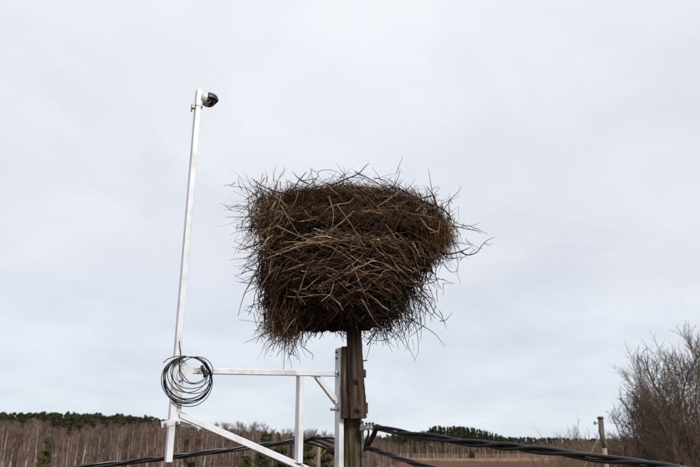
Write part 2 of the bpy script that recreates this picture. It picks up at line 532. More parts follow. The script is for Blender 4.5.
r = random.Random(3)
placed = 0
rows = [(98, 26), (106, 36), (114, 42), (124, 48), (136, 52), (150, 54), (166, 40)]
for ri, (Y, cnt) in enumerate(rows):
    for i in range(cnt):
        px = -45 + (i + r.uniform(0.1, .9)) * (435 / cnt)
        YY = Y + r.uniform(-4, 4)
        top = birch_top(px) + r.uniform(-3, 9) + (0 if ri > 2 else 4)
        p = at(px, top, YY)
        if 258 < px < 300 and ri < 3: continue
        k = r.randrange(7)
        far_ = ri > 3
        where = 'left of the mast' if px < 165 else ('between the mast and the upright' if px < 297 else 'beside the old pole')
        e_ = empty('birch_tree', (p.x, YY, 0), ('bare birch deep inside the wood ' if far_ else 'slender pale birch in the front of the wood ') + where, 'tree', 'bare birches of the left wood')
        s = p.z / 13.0
        e_.scale = (s * r.uniform(.85, 1.2), s * r.uniform(.85, 1.2), s)
        e_.rotation_euler.z = r.uniform(0, 6.28)
        for nm, me in (('trunk', birch_v[k][0]), ('crown', birch_v[k][1])):
            c = bpy.data.objects.new(nm, me); COL.objects.link(c); c.parent = e_
        placed += 1


def single(name, me, px, top, Y, H, label, cat, group=None, rz=None, sw=1.0):
    p = at(px, top, Y)
    o = bpy.data.objects.new(name, me); COL.objects.link(o)
    s = p.z / H
    o.location = (p.x, Y, 0); o.scale = (s * sw, s * sw, s)
    o.rotation_euler.z = r.uniform(0, 6.28) if rz is None else rz
    tag(o, label, cat, group)
    return o


# ---- conifers behind the birches
con = [pine_single('pine_tree', 200 + i, 19, crown=0.55, wid=2.0 + .3 * (i % 2), cone=0.75 - 0.2 * (i % 3) * .5, n=2400) for i in range(5)]
for Y, cnt in ((178, 60), (190, 60), (204, 44)):
    for i in range(cnt):
        px = -30 + (i + r.uniform(0, 1)) * 215 / cnt
        top = float(np.interp(px, [-30, 20, 60, 100, 150, 165, 190], [411.5, 412, 411.5, 413, 415.5, 420, 428])) + abs(r.gauss(0, 2.2)) + (1.5 if Y < 185 else 0)
        single('pine_tree', con[r.randrange(5)], px, top, Y + r.uniform(-4, 4), 19, 'dark green pine behind the birches, ' + ('near the left edge' if px < 80 else 'closer to the mast'), 'tree', 'dark pines behind the left birches', sw=r.uniform(.75, 1.1))
for i in range(34):
    px = 195 + i * 5.2 + r.uniform(-2, 2)
    single('pine_tree', con[r.randrange(5)], px, float(np.interp(px, [190, 230, 300, 345, 400], [428, 427, 432, 435, 438])) + r.uniform(0, 3.5), 215 + r.uniform(-8, 8), 19,
           'distant pine peeping out above the birches between mast and pole', 'tree', 'pines above the birches between mast and pole', sw=r.uniform(.5, .9))

for i in range(46):
    px = r.uniform(175, 335) if i < 30 else r.uniform(-10, 165)
    top = birch_top(px) + r.uniform(3, 13)
    single('pine_tree', con[r.randrange(5)], px, top, 142 + r.uniform(-14, 14), 19, 'dark pine standing in among the left birches, lower than their tops', 'tree', 'pines mixed among the left birches', sw=r.uniform(.8, 1.3))

# ---- woods behind, a mass nobody could count
def wood_mass(name, n, xr, yr, topf, meshk, H, label, mats, seed):
    rr = np.random.default_rng(seed)
    Vs = []; Qs = []; Ts = []; mis = []
    off = 0
    for i in range(n):
        px = rr.uniform(*xr); Y = rr.uniform(*yr)
        p = at(px, topf(px) + abs(rr.normal(0, 1.2)), Y)
        v, q, t, mi = meshk[rr.integers(len(meshk))]
        a = rr.uniform(0, 6.28); s = p.z / H
        sw = s * rr.uniform(.8, 1.4)
        X = np.stack([(v[:, 0] * math.cos(a) - v[:, 1] * math.sin(a)) * sw + p.x, (v[:, 0] * math.sin(a) + v[:, 1] * math.cos(a)) * sw + Y, v[:, 2] * s], 1)
        Vs.append(X); Qs.append(q + off) if len(q) else None; Ts.append(t + off) if len(t) else None
        mis.append(mi); off += len(v)
    V = np.concatenate(Vs); Q = np.concatenate(Qs) if Qs else None; T = np.concatenate(Ts) if Ts else None
    mi = np.concatenate([np.concatenate([m_[0] for m_ in mis]), np.concatenate([m_[1] for m_ in mis])])
    o = link(name, mesh_np(name, V, Q, mats, mi, T=T, smooth=False))
    tag(o, label, 'woodland', kind='stuff')


def low_birch(seed):
    (tv, tq), (cv, cq) = birch_mesh(seed, nb=30, nt=9, twr=0.035)
    V = np.concatenate([tv, cv]); Q = np.concatenate([tq, cq + len(tv)])
    return V, Q, np.zeros((0, 3), int), (np.concatenate([np.zeros(len(tq)), np.ones(len(cq))]), np.zeros(0))


lb = [low_birch(300 + i) for i in range(5)]
wood_mass('bare_woodland', 230, (-60, 400), (168, 215), lambda px: birch_top(px) + 4, lb, 13, 'mass of bare purple brown wood filling in behind the birches on the left', [M['birch_bark'], M['birch_twig']], 5)


def low_pine(seed, n=420, leaf=0.6, H=19, crown=.6, wid=2.2, cone=.6):
    tv, tq, bv, bq, lv, lt = pine_mesh(seed, H, crown=crown, wid=wid, n=n, cone=cone, leaf=leaf)
    return np.concatenate([tv, lv]), tq, lt + len(tv), (np.zeros(len(tq)), np.ones(len(lt)))


lp = [low_pine(320 + i) for i in range(6)]
lpf = [low_pine(340 + i, n=300, leaf=1.0, crown=.96, wid=3.0, cone=.45) for i in range(6)]
# far wood closing the horizon, right
wood_mass('far_woodland', 620, (330, 760), (1000, 1150), lambda px: float(np.interp(px, [330, 400, 480, 520, 600, 760], [438, 437.5, 436.5, 437, 438.5, 438])), lpf, 19,
          'low dark line of far conifer forest along the horizon right of the pole', [M['pine_bark'], M['far']], 6)
wood_mass('distant_woodland', 200, (-80, 340), (230, 300), lambda px: float(np.interp(px, [-80, 60, 160, 200, 340], [413, 413, 418, 429, 436])), lp, 19,
          'dense dark conifer forest closing the view behind the left wood', [M['pine_bark'], M['pine']], 8)

# ---- pine stand across the field
stand = [pine_single('pine_tree', 400 + i, 23, crown=0.46, wid=2.3, cone=0.9, n=1000, leaf=0.42, rt=0.25) for i in range(4)]
for Y, cnt in ((500, 62), (515, 50), (532, 44)):
    for i in range(cnt):
        px = 366 + (i + r.uniform(0, 1)) * 142 / cnt
        top = float(np.interp(px, [366, 385, 410, 422, 432, 450, 470, 485, 497, 508], [436, 434, 432, 431, 426, 425.5, 427, 430, 433, 438])) + abs(r.gauss(0, 2.0))
        single('pine_tree', stand[r.randrange(4)], px, top, Y + r.uniform(-5, 5), 23, 'tall green pine in the stand across the brown field, ' + ('at its low left end' if px < 425 else 'in its highest middle part' if px < 480 else 'at its right end'), 'tree', 'pines of the stand across the field', sw=r.uniform(.8, 1.15))
(btv, btq), (bcv, bcq) = birch_mesh(500, H=14, rt=0.24, spread=2.2, twr=0.05, nb=36, nt=12, low=.2)
brushm = []
for s_ in range(5):
    (tv, tq), (cv, cq) = birch_mesh(500 + s_, H=14, rt=0.22, spread=2.0, twr=0.05, nb=36, nt=12, low=.25)
    V = np.concatenate([tv, cv]); Q = np.concatenate([tq, cq + len(tv)])
    brushm.append(mesh_np('bare_tree', V, Q, [M['birch_bark'], M['greytwig']], np.concatenate([np.zeros(len(tq)), np.ones(len(cq))])))
for i in range(130):
    px = 362 + (i + r.uniform(0, 1)) * 250 / 130
    top = float(np.interp(px, [362, 400, 440, 500, 540, 612], [441, 442, 442.5, 442, 442.5, 441])) + r.uniform(-1.2, 3)
    single('bare_tree', brushm[r.randrange(5)], px, top, 478 + r.uniform(-8, 8), 14, 'bare grey brown tree at the far field edge, ' + ('in front of the pine stand' if px < 500 else 'right of the pine stand'), 'tree', 'bare trees along the far edge of the field', sw=r.uniform(.9, 1.4))
low_dark = [pine_single('young_pine', 450 + i, 8, crown=0.9, wid=2.4, cone=.5, n=900, leaf=.4) for i in range(2)]
for px, nm in ((472, 'low green pine in front of the stand, nearest the middle of the field'), (391, 'low green pine in front of the stand, close right of the old pole')):
    single('young_pine', low_dark[px % 2], px, 451, 465, 8, nm, 'tree', sw=1.5)

# dry grass strip at the field's far edge
rr = np.random.default_rng(12)
n = 26000
pxs = rr.uniform(340, 720, n); Ys = rr.uniform(448, 472, n) - 12 * np.sin(pxs * .03) - 0.25 * np.maximum(0, pxs - 500)
X = (pxs - 350) / F * Ys / math.cos(PITCH) * 1.0
hgt = rr.uniform(.5, 1.7, n)
wd = rr.uniform(.15, .5, n)
base = np.stack([X, Ys, np.zeros(n)], 1)
V = np.stack([base - np.stack([wd, 0 * wd, 0 * wd], 1), base + np.stack([wd, 0 * wd, 0 * wd], 1), base + np.stack([rr.normal(0, .2, n), rr.normal(0, .2, n), hgt], 1)], 1).reshape(-1, 3)
tag(link('dry_grass', mesh_np('dry_grass', V, None, M['dry'], T=np.arange(n * 3).reshape(-1, 3), smooth=False)), 'pale dry grass strip along the far edge of the brown field', 'grass', kind='stuff')

# ---- young evergreens and dead trunk in the left wood
ys_ = [pine_single('young_spruce', 470 + i, 9.5, crown=0.95, wid=1.3, cone=.7, n=9000, leaf=.11, matn='spruce') for i in range(3)]
single('young_spruce', ys_[0], 48, 437, 92, 9.5, 'narrow yellow green young spruce among the birches near the left edge', 'tree')
for px, top, lab in ((262, 450, 'bushy olive young pine left of the middle upright of the white frame'), (281, 446, 'bushy olive young pine directly left of the frame upright, under the cables'),
                     (308, 444, 'olive young pine behind the pale dead trunk, left side'), (326, 448, 'olive young pine right of the pale dead trunk'), (246, 456, 'lowest olive young pine under the long white brace'),
                     (192, 461, 'low olive young pine just right of the mast foot')):
    m_ = ys_[1 + px % 2]
    single('young_pine', m_, px, top, 88 + (px % 7), 9.5, lab, 'tree', sw=1.7)
tr = empty('dead_tree', at(318.5, 447.4, 62) - Vector((0, 0, 8)), 'pale tan dead trunk with snapped top seen between upright and pole', 'tree')
pb = at(318, 467, 62)
tb = at(319, 445, 62)
tw = [Vector((pb.x + 0.15, 62, 0)), Vector((pb.x, 62, 3)), Vector((pb.x, 62, 6)), Vector((tb.x, 62, tb.z - .2)), Vector((tb.x + .03, 62, tb.z + .1))]
put('trunk', one_tube(crom(tw, 4), [0.24 - .006 * i for i in range(16)] + [.05], 9), M['dead'], tr, True)
put('branch_stub', one_tube([tw[3] - Vector((0, 0, .9)), tw[3] + Vector((.45, -.1, -.4)), tw[3] + Vector((.7, -.1, -.1))], [.06, .04, .02], 6), M['dead'], tr, True)

# ---- right: tall bare trees and thicket
t1 = empty('bare_tree', (at(688, 447, 27).x, 27, 0), 'tall many stemmed bare tree at the right edge, leaning out to the left', 'tree')
grown_objs(grow(11, (t1.location.x, 27, 0), 12.6, 4.6, nst=13, r0=.085, lev=4, fork=3.0, dens=.84, minr=.0072, crown=(9.6, 3.6, 3.3)), t1, M['limb'], M['twig_red'])
t2 = empty('bare_tree', (at(712, 447, 30).x, 30, 0), 'darker olive bare tree cut off by the right edge', 'tree')
grown_objs(grow(23, (t2.location.x, 30, 0), 13.0, 4.2, nst=11, r0=.10, lev=4, fork=4.2, dens=.9, minr=.008, crown=(9.8, 3.4, 3.7)), t2, M['limb'], M['twig_olive'])
t3 = empty('bare_tree', (at(657, 447, 31).x, 31, 0), 'smaller bare tree between the grey far pole and the tallest tree', 'tree')
grown_objs(grow(37, (t3.location.x, 31, 0), 12.0, 3.4, nst=9, r0=.07, lev=4, fork=3.4, dens=.8, crown=(8.6, 2.1, 2.7), minr=.008), t3, M['limb'], M['twig_red'])
t4 = empty('bare_tree', (at(579, 447, 62).x, 62, 0), 'thin pale grey bare tree just left of the far pole', 'tree')
grown_objs(grow(41, (t4.location.x, 62, 0), 9.9, 3.4, nst=8, r0=.07, lev=3, fork=3.4, dens=.9, minr=.012), t4, M['limb'], M['greytwig'])


def shrub_mesh(seed, H=8.5, n=46):
    r_ = np.random.default_rng(seed)
    th = r_.uniform(0, 6.28, n); sp = r_.uniform(.02, .38, n) * H
    t = np.linspace(0, 1, 6)
    top = np.stack([np.cos(th) * sp, np.sin(th) * sp, H * r_.uniform(.72, 1.0, n)], 1)
    root = np.stack([r_.normal(0, .5, n), r_.normal(0, .5, n), np.zeros(n)], 1)
    P = root[:, None] + (top - root)[:, None] * t[None, :, None]
    P[:, 1:, :] += np.cumsum(r_.normal(0, .07, (n, 5, 3)), 1)
    v1, q1 = tubes(P, r_.uniform(.018, .035, n)[:, None] * (1 - .7 * t), 4)
    k = n * 34
    bi = np.repeat(np.arange(n), 34); tt = r_.uniform(.3, 1, k)
    p0 = root[bi] + (top[bi] - root[bi]) * tt[:, None]
    # follow wiggle
    idx = np.minimum((tt * 5).astype(int), 4); fr = tt * 5 - idx
    p0 = P[bi, idx] * (1 - fr)[:, None] + P[bi, idx + 1] * fr[:, None]
    dd = nrm(nrm(top[bi] - root[bi]) + r_.normal(0, .5, (k, 3)))
    tl = r_.uniform(.3, 1.1, k); s3 = np.linspace(0, 1, 3)
    TP = p0[:, None] + dd[:, None] * (tl[:, None] * s3)[..., None]; TP[:, 1:] += r_.normal(0, .04, (k, 2, 3))
    v2, q2 = tubes(TP, np.tile([.008, .006, .003], (k, 1)), 3)
    return mesh_np('shrub', np.concatenate([v1, v2]), np.concatenate([q1, q2 + len(v1)]), M['shrub'])


shr = [shrub_mesh(600 + i) for i in range(5)]
for Y, cnt in ((38, 6), (46, 9), (56, 12), (70, 15)):
    for i in range(cnt):
        px = 566 + (i + r.uniform(0, 1)) * 165 / cnt
        top = float(np.interp(px, [566, 585, 620, 660, 730], [452, 443, 438, 434, 430])) + r.uniform(-1, 6)
        single('shrub', shr[r.randrange(5)], px, top, Y + r.uniform(-3, 3), 8.5, 'brown bare shrub in the lower right thicket, ' + ('left of the far pole' if px < 603 else 'under the tall bare trees'), 'shrub', 'bare shrubs of the lower right thicket', sw=r.uniform(.9, 1.2))

# ---- far utility pole on the right and its wire
FY = 24.0
top = at(600.5, 418, FY)
up = empty('utility_pole', (top.x + .02, FY, 0), 'short grey weathered utility pole beside the thicket at right', 'utility pole')
px_ = top.x
pts = [Vector((px_ + .06, FY, 0)), Vector((px_ + .05, FY, 4)), Vector((px_ + .055, FY, 7.2))]
j1 = at(603.5, 440, FY)
put('shaft', one_tube([Vector((px_ + .2, FY, 0)), Vector((j1.x + .01, FY, 6)), Vector((j1.x, FY, j1.z))], [.10, .085, .074], 12), M['concrete'], up, True)
put('upper_shaft', one_tube([j1 + Vector((-.002, 0, -.25)), j1 + Vector((-.04, 0, .3)), top + Vector((0, 0, -.12)), top + Vector((0, 0, 0))], [.082, .088, .088, .078], 12), M['greypole'], up, True)
put('cap', lathe(top + Vector((0, 0, -.03)), (0, 0, 1), [(0, .10), (.0, .112), (.05, .11), (.08, .07), (.085, 0)], 12), M['moss_top'], up, True)
put('insulator', join([one_tube([top + Vector((0, -.05, -.2)), top + Vector((-.2, -.08, -.16))], .018, 6), lathe(top + Vector((-.24, -.08, -.22)), (0, 0, 1), [(0, 0), (0, .03), (.03, .045), (.06, .03), (.09, .042), (.12, 0)], 10)]), M['steel'], up, True)
wpts = [at(599, 424, FY), at(598, 434, FY - .8), at(594, 447, FY - 1.8), at(588, 460, FY - 2.8), at(580, 476, FY - 4)]
o = put('service_wire', one_tube(crom(wpts, 6), .009, 6), M['steel'], None, True)
tag(o, 'thin pale grey wire dropping from the top of the far pole', 'wire')

# ------------------------------------------------------------------ the old pole with its upper beam
PY = 6.05
pl = empty('wooden_pole', (at(352, 447, PY).x, PY, 0), 'thick old brown wooden pole with a bolted upper beam carrying the nest', 'pole')


def rough_shaft(p0, p1, r0, r1, rings, sides, seed, amp=.04):
    r_ = np.random.default_rng(seed)
    p0, p1 = Vector(p0), Vector(p1)
    V = []; Q = []
    g = r_.normal(0, 1, sides)            # checks running along the grain
    g2 = r_.normal(0, 1, sides)
    for i in range(rings):
        t = i / (rings - 1); c = p0.lerp(p1, t); rr_ = r0 + (r1 - r0) * t
        g = g * .97 + r_.normal(0, .22, sides)
        for k in range(sides):
            a = 2 * math.pi * k / sides
            q = rr_ * (1 + amp * .35 * g[k] - (amp * 1.6 if g2[k] > 1.5 else 0))
            V.append((c.x + math.cos(a) * q, c.y + math.sin(a) * q, c.z))
    for i in range(rings - 1):
        for k in range(sides):
            k2 = (k + 1) % sides
            Q.append((i * sides + k, i * sides + k2, (i + 1) * sides + k2, (i + 1) * sides + k))
    V.append(tuple(p1)); T = [(len(V) - 1, (rings - 1) * sides + k, (rings - 1) * sides + (k + 1) % sides) for k in range(sides)]
    return V, Q, T


pt = at(350.5, 349, PY)
pm = at(352.5, 440, PY)
put('shaft', rough_shaft((pm.x + .06, PY, 0), (pm.x + .003, PY, pm.z - .4), .125, .094, 20, 40, 1), M['pole'], pl, False)
put('upper_shaft', rough_shaft((pm.x + .003, PY, pm.z - .4), (pt.x - .002, PY, pt.z), .094, .084, 24, 40, 2), M['pole'], pl, False)
# the beam bolted on the front right
b0 = at(358.3, 418.5, PY - .13); b1 = at(351.8, 296, PY - .10)
bn = Vector((.10, -1, 0)).normalized()
def plank(p0, p1, w0, w1, dep, n_, seed, seg=26):
    r_ = random.Random(seed)
    p0, p1 = Vector(p0), Vector(p1); t = (p1 - p0).normalized(); n_ = (n_ - t * n_.dot(t)).normalized(); s = t.cross(n_)
    sec = [(.5, .42), (.44, .5), (.25, .5), (.1, .47), (.02, .5), (-.2, .49), (-.44, .5), (-.5, .42), (-.5, -.42), (-.44, -.5), (.44, -.5), (.5, -.42)]
    V = []; Q = []; m = len(sec)
    j = [0] * m
    for i in range(seg):
        f = i / (seg - 1); c = p0.lerp(p1, f); w_ = w0 + (w1 - w0) * f
        j = [q * .7 + r_.gauss(0, .0016) for q in j]
        for k, (a, b) in enumerate(sec):
            V.append(tuple(c + s * (a * w_ + j[k]) + n_ * (b * dep + j[(k + 5) % m])))
    for i in range(seg - 1):
        for k in range(m):
            k2 = (k + 1) % m
            Q.append((i * m + k, i * m + k2, (i + 1) * m + k2, (i + 1) * m + k))
    V.append(tuple(p0)); V.append(tuple(p1)); T = []
    for k in range(m):
        k2 = (k + 1) % m
        T += [(len(V) - 2, k2, k), (len(V) - 1, (seg - 1) * m + k, (seg - 1) * m + k2)]
    return V, Q, T


put('support_beam', plank(b0, b1, .135, .120, .085, bn, 4), M['beam'], pl)
# second timber, left, dark
c0 = at(345.5, 418.3, PY - .115); c1 = at(345.4, 347, PY - .10)
put('side_timber', plank(c0, c1, .075, .07, .07, bn, 5), M['beam'], pl)
for (bx, by) in ((357.5, 380), (358.8, 409)):
    fp = at(bx, by, PY - .178)
    put('bolt', hexbolt(fp, bn, .017, .016), M['dark_bolt'], pl)
for (bx, by, hh) in ((364.4, 373.5, .062), (366.2, 408, .085)):
    p = at(bx, by, PY - .125)
    put('strap_plate', beam(p - Vector((0, 0, hh / 2)), p + Vector((0, 0, hh / 2)), .028, .07, (0, 1, 0), .004), M['dark_bolt'], pl)
p = at(362, 361, PY - .12)
put('nail', one_tube([p, p + Vector((.045, -.02, .004))], .005, 6), M['dark_bolt'], pl)
# earthing strip on the right of the pole
e0 = at(362.6, 421, PY - .05)
put('earthing_strip', beam((e0.x + .07, PY - .06, 0.1), (e0.x - .002, PY - .06, e0.z), .022, .014, (0, 1, 0), .003), M['steel'], pl)
# clamp rods to the white post
for by in (374, 409.5):
    p = at(342.0, by, PY - .06)
    put('clamp_rod', join([one_tube([p + Vector((-.10, -.04, 0)), p + Vector((.03, -.04, 0))], .012, 8), lathe(p + Vector((-.02, -.04, 0)), (-1, 0, 0), [(0, 0), (0, .022), (.016, .022), (.016, 0)], 6),
                            lathe(p + Vector((.0, -.04, 0)), (-1, 0, 0), [(0, 0), (0, .030), (.006, .030), (.006, 0)], 12)]), M['steel'], pl)

# ------------------------------------------------------------------ white frame in its own vertical plane
YAW = R(26)
U = Vector((-math.cos(YAW), -math.sin(YAW), 0))          # from the pole out to the mast
FN = Vector((math.sin(YAW), -math.cos(YAW), 0))          # front normal
P0 = at(338.5, 410, 5.98)


def fr(px, py, off=0.0):
    d = ray(px, py); o = Vector((0, 0, EYE)); q = P0 + FN * off
    t = (q - o).dot(FN) / d.dot(FN)
    return o + d * t


fa = empty('steel_frame', fr(338.5, 440), 'white square tube frame with diagonal braces and tall mast bolted to the pole', 'frame')
fw = .048
DEP = .052


def vert(px, py0, py1, off=0):
    a = fr(px, py0, off); b = fr(px, py1, off)
    return a, Vector((a.x, a.y, b.z))


a, b = vert(339.6, 348.5, 500)
b.z = 7.0
put('pole_post', beam(a, b, .045, .092, FN, .004, .004), M['alu'], fa)
a, b = vert(300.3, 376.6, 463)
put('upright', beam(Vector((a.x, a.y, a.z)), b, .044, .084, FN, .004), M['alu'], fa)
A0 = fr(180.5, 370.6); A1 = fr(337.0, 373.8)
put('arm', beam(A0, A1, .044, .05, FN, .004), M['alu'], fa)
put('short_brace', beam(fr(316.5, 376.0), fr(337.0, 402.5), .046, .045, FN, .004), M['alu'], fa)
D0 = fr(180, 414.5); D1 = fr(312, 471.5)
D2 = D0 + (D1 - D0) * 1.22
put('long_brace', beam(D0, D2, .050, .046, FN, .004), M['alu'], fa)
a, b = vert(181.0, 359, 421.5, -.002)
put('stub_post', beam(a, b, .054, .05, FN, .004, .004), M['alu'], fa)
# mast, bolted in front of the stub, on its outer side
m0 = fr(168.3, 462.0, .012); m1 = fr(199.0, 91, .012)
m1 = Vector((m0.x + (m1.x - m0.x) * 1.0, m0.y, m1.z)) if False else m1
put('mast', beam(m0, m1, .047, .072, FN, .005, .004), M['alu'], fa)
mt = (m1 - m0).normalized()
ms = mt.cross(FN).normalized()
if ms.x > 0: ms = -ms
# clamp plates at the foot
q0 = fr(161.3, 424.8, .050); q1 = fr(179.4, 420.6, .050)
put('clamp_plate', beam(q0, q1, .046, .006, FN, .001), M['alu'], fa)
q2 = fr(176, 421.2, -.034); q3 = fr(190.5, 426.2, -.034)
put('back_clamp_plate', beam(q2, q3, .03, .006, FN, .001), M['alu'], fa)
for bx, by in ((165.3, 425.0), (176.8, 422.8)):
    put('bolt', hexbolt(fr(bx, by, .053), FN, .008, .007), M['steel'], fa)
# gusset plate behind the coil
g = [fr(173, 357, .046), fr(181, 357, .046), fr(189, 366, .046), fr(194, 369.2, .046), fr(194, 373, .046), fr(181, 380, .046), fr(173, 381, .046)]
gb = [p - FN * .005 for p in g]
n_ = len(g)
V = [tuple(p) for p in g + gb]
me = bpy.data.meshes.new('gusset_plate'); me.from_pydata(V, [], [list(range(n_)), list(range(2 * n_ - 1, n_ - 1, -1))] + [[i, (i + 1) % n_, n_ + (i + 1) % n_, n_ + i][::-1] for i in range(n_)])
me.materials.append(M['alu']); link('gusset_plate', me, fa)
for bx, by in ((175.5, 366), (182.0, 363.4), (182.5, 368.6), (176, 379)):
    put('rivet', lathe(fr(bx, by, .046), FN, [(0, 0), (0, .006), (.003, .005), (.004, 0)], 8), M['steel'], fa)
# dark holes with bolts near the top of the pole post
for by in (352.5, 358.5):
    put('bolt', hexbolt(fr(339.55, by, .0) + U * .0235, U, .010, .006, False), M['dark_bolt'], fa)
for px0, py0, px1, py1 in ((296.0, 376.3, 303.5, 376.5), (311.5, 376.3, 320.5, 376.6), (334.5, 400.2, 335.2, 404.5), (294.5, 462.5, 303.5, 466.0), (179.0, 413.5, 179.6, 418.5), (335.2, 371.2, 335.2, 377.0)):
    w0 = fr(px0, py0, .024); w1 = fr(px1, py1, .024); rw = random.Random(px0)
    wp = [w0.lerp(w1, q / 10) + Vector((rw.uniform(-.001, .001), 0, rw.uniform(-.001, .001))) for q in range(11)]
    put('weld', one_tube(wp, [.0042 + .0012 * (q % 2) for q in range(11)], 6), M['steel'], fa, True)
# mast head: sleeve, band and band screw
h0 = fr(198.3, 107.5, .012); h1 = fr(199.4, 92, .012)
put('mast_sleeve', beam(h0, h1 + mt * .01, .056, .07, FN, .005), M['alu'], fa)
put('band', beam(h0 - mt * .004, h0 + mt * .008, .063, .077, FN, .005), M['steel'], fa)
pb_ = h0 - FN * 0 + U * .045
put('band_screw', join([beam(pb_ - mt * .02, pb_ + mt * .02, .03, .03, FN, .003), lathe(pb_ + U * .012 - mt * .03, -mt, [(0, 0), (0, .009), (.02, .009), (.02, 0)], 6)]), M['steel'], fa)

# ------------------------------------------------------------------ dome camera on the mast
cc = fr(200.9, 98.3, .012)
cm = empty('security_camera', cc, 'small dome security camera with black hood at the top of the mast', 'security camera')
ax = (-U * 1.0 + Vector((0, -.10, -.10))).normalized()
put('mounting_plate', beam(cc + Vector((0, 0, -.075)), cc + Vector((0, 0, .07)), .075, .012, -U, .003), M['camwhite'], cm)
put('housing', lathe(cc, ax, [(0, 0), (0, .050), (.012, .056), (.05, .058), (.068, .054), (.072, .05), (.072, 0)], 28), M['camwhite'], cm, True)
put('dome', lathe(cc + ax * .066, ax, [(0, .047), (.012, .047), (.03, .043), (.045, .034), (.055, .02), (.06, .0)], 28), M['camblack'], cm, True)
# hood: thick half shell over the dome, sweeping forward
def hood(p, ax, upv, r0, ln, th):
    ax = ax.normalized(); upv = (upv - ax * upv.dot(ax)).normalized(); sd_ = ax.cross(upv)
    V = []; Q = []; nu, nv = 18, 10
    for sgn in (0, 1):
        for i in range(nv):
            f = i / (nv - 1)
            for k in range(nu):
                a = math.pi * (-.62 + 1.24 * k / (nu - 1))
                edge = math.cos(a * .70)
                x = ln * f * (.72 + .28 * edge)
                rr_ = (r0 + sgn * th) * math.sqrt(max(0, 1 - (f * .97) ** 3.4)) 
                V.append(tuple(p + ax * x + (upv * math.cos(a) + sd_ * math.sin(a)) * rr_ + upv * (.004 * f)))
    o_ = nu * nv
    for i in range(nv - 1):
        for k in range(nu - 1):
            q = i * nu + k
            Q.append((q, q + 1, q + nu + 1, q + nu)); Q.append((o_ + q, o_ + q + nu, o_ + q + nu + 1, o_ + q + 1))
    for k in range(nu - 1):
        Q.append((k, o_ + k, o_ + k + 1, k + 1)); q = (nv - 1) * nu + k; Q.append((q, q + 1, o_ + q + 1, o_ + q))
    for i in range(nv - 1):
        q = i * nu; Q.append((q, q + nu, o_ + q + nu, o_ + q)); q = i * nu + nu - 1; Q.append((q, o_ + q, o_ + q + nu, q + nu))
    return V, Q, []
put('hood', hood(cc + ax * .052, ax, Vector((0, .25, 1)), .064, .102, .006), M['camblack'], cm, True)
lp_ = cc + ax * .083 + Vector((-.005, -.044, -.022))
la = (ax * .5 + Vector((0, -1, -.25))).normalized()
put('lens', lathe(lp_, la, [(0, 0), (0, .016), (.008, .016), (.012, .010), (.013, 0)], 18), M['lensglass'], cm, True)
put('lens_ring', lathe(lp_, la, [(0, .017), (.009, .017), (.010, .020), (.006, .022), (0, .022)], 20), M['lensring'], cm, True)

# ------------------------------------------------------------------ coil of cable on the frame
ck = empty('cable_coil', fr(187, 356, .08), 'coil of thin black cable hanging where the mast meets the arm', 'cable')
r2 = random.Random(5)
loops = [(187.0, 379.5, 24.5, 23.5), (186.5, 380.5, 25.5, 24.0), (187.5, 378, 23, 21.5), (186, 377, 23.0, 21), (188, 382, 24.5, 25.5), (188.5, 381, 23.5, 24.5),
         (187, 376.0, 21.5, 19.5), (189, 380.5, 24.5, 22.5), (191, 369.5, 16, 14), (197.5, 371.0, 17, 13.5), (187.5, 374.5, 20, 18)]
pts = []
for li, (cx_, cy_, rx, ry) in enumerate(loops):
    nx = loops[min(li + 1, len(loops) - 1)]
    for k in range(28):
        f = k / 28
        a = -math.pi / 2 + 2 * math.pi * f
        cx2 = cx_ + (nx[0] - cx_) * f; cy2 = cy_ + (nx[1] - cy_) * f; rx2 = rx + (nx[2] - rx) * f; ry2 = ry + (nx[3] - ry) * f
        # all loops bunch together at the hanging point on top
        topy = 356.8
        yy = cy2 + ry2 * math.sin(a); sh = (topy - (cy2 - ry2)) * max(0, -math.sin(a)) ** 3
        pts.append(fr(cx2 + rx2 * math.cos(a), yy + sh, .062 + .003 * li + .004 * math.sin(3 * a + li)))
lead = [fr(179.3, 341, .05), fr(179.8, 347, .052), fr(181, 354, .06), fr(179.6, 361, .06), fr(180.2, 369, .055), fr(183, 375, .06), fr(190, 382.5, .07), fr(199, 382, .08), fr(206, 377, .082), fr(209.5, 370, .082)]
put('loops', one_tube(crom(pts, 2), .0034, 6), M['cable'], ck, True)
put('lead', one_tube(crom(lead, 6), .0034, 6), M['cable'], ck, True)
tail = [fr(163.2, 363, .07), fr(168, 359, .075), fr(176, 356.5, .08), fr(186, 356, .08)]
put('tail', one_tube(crom(tail, 6), .0034, 6), M['cable'], ck, True)
for (tx, ty, tdx, tdy) in ((203.2, 369, -1.6, -3.5), (205.0, 374, .2, -3.5)):
    put('cable_tie', one_tube([fr(tx + tdx, ty + tdy, .078), fr(tx, ty, .080), fr(tx - .3, ty + 3.5, .078)], .013, 8), M['tape'], ck, True)

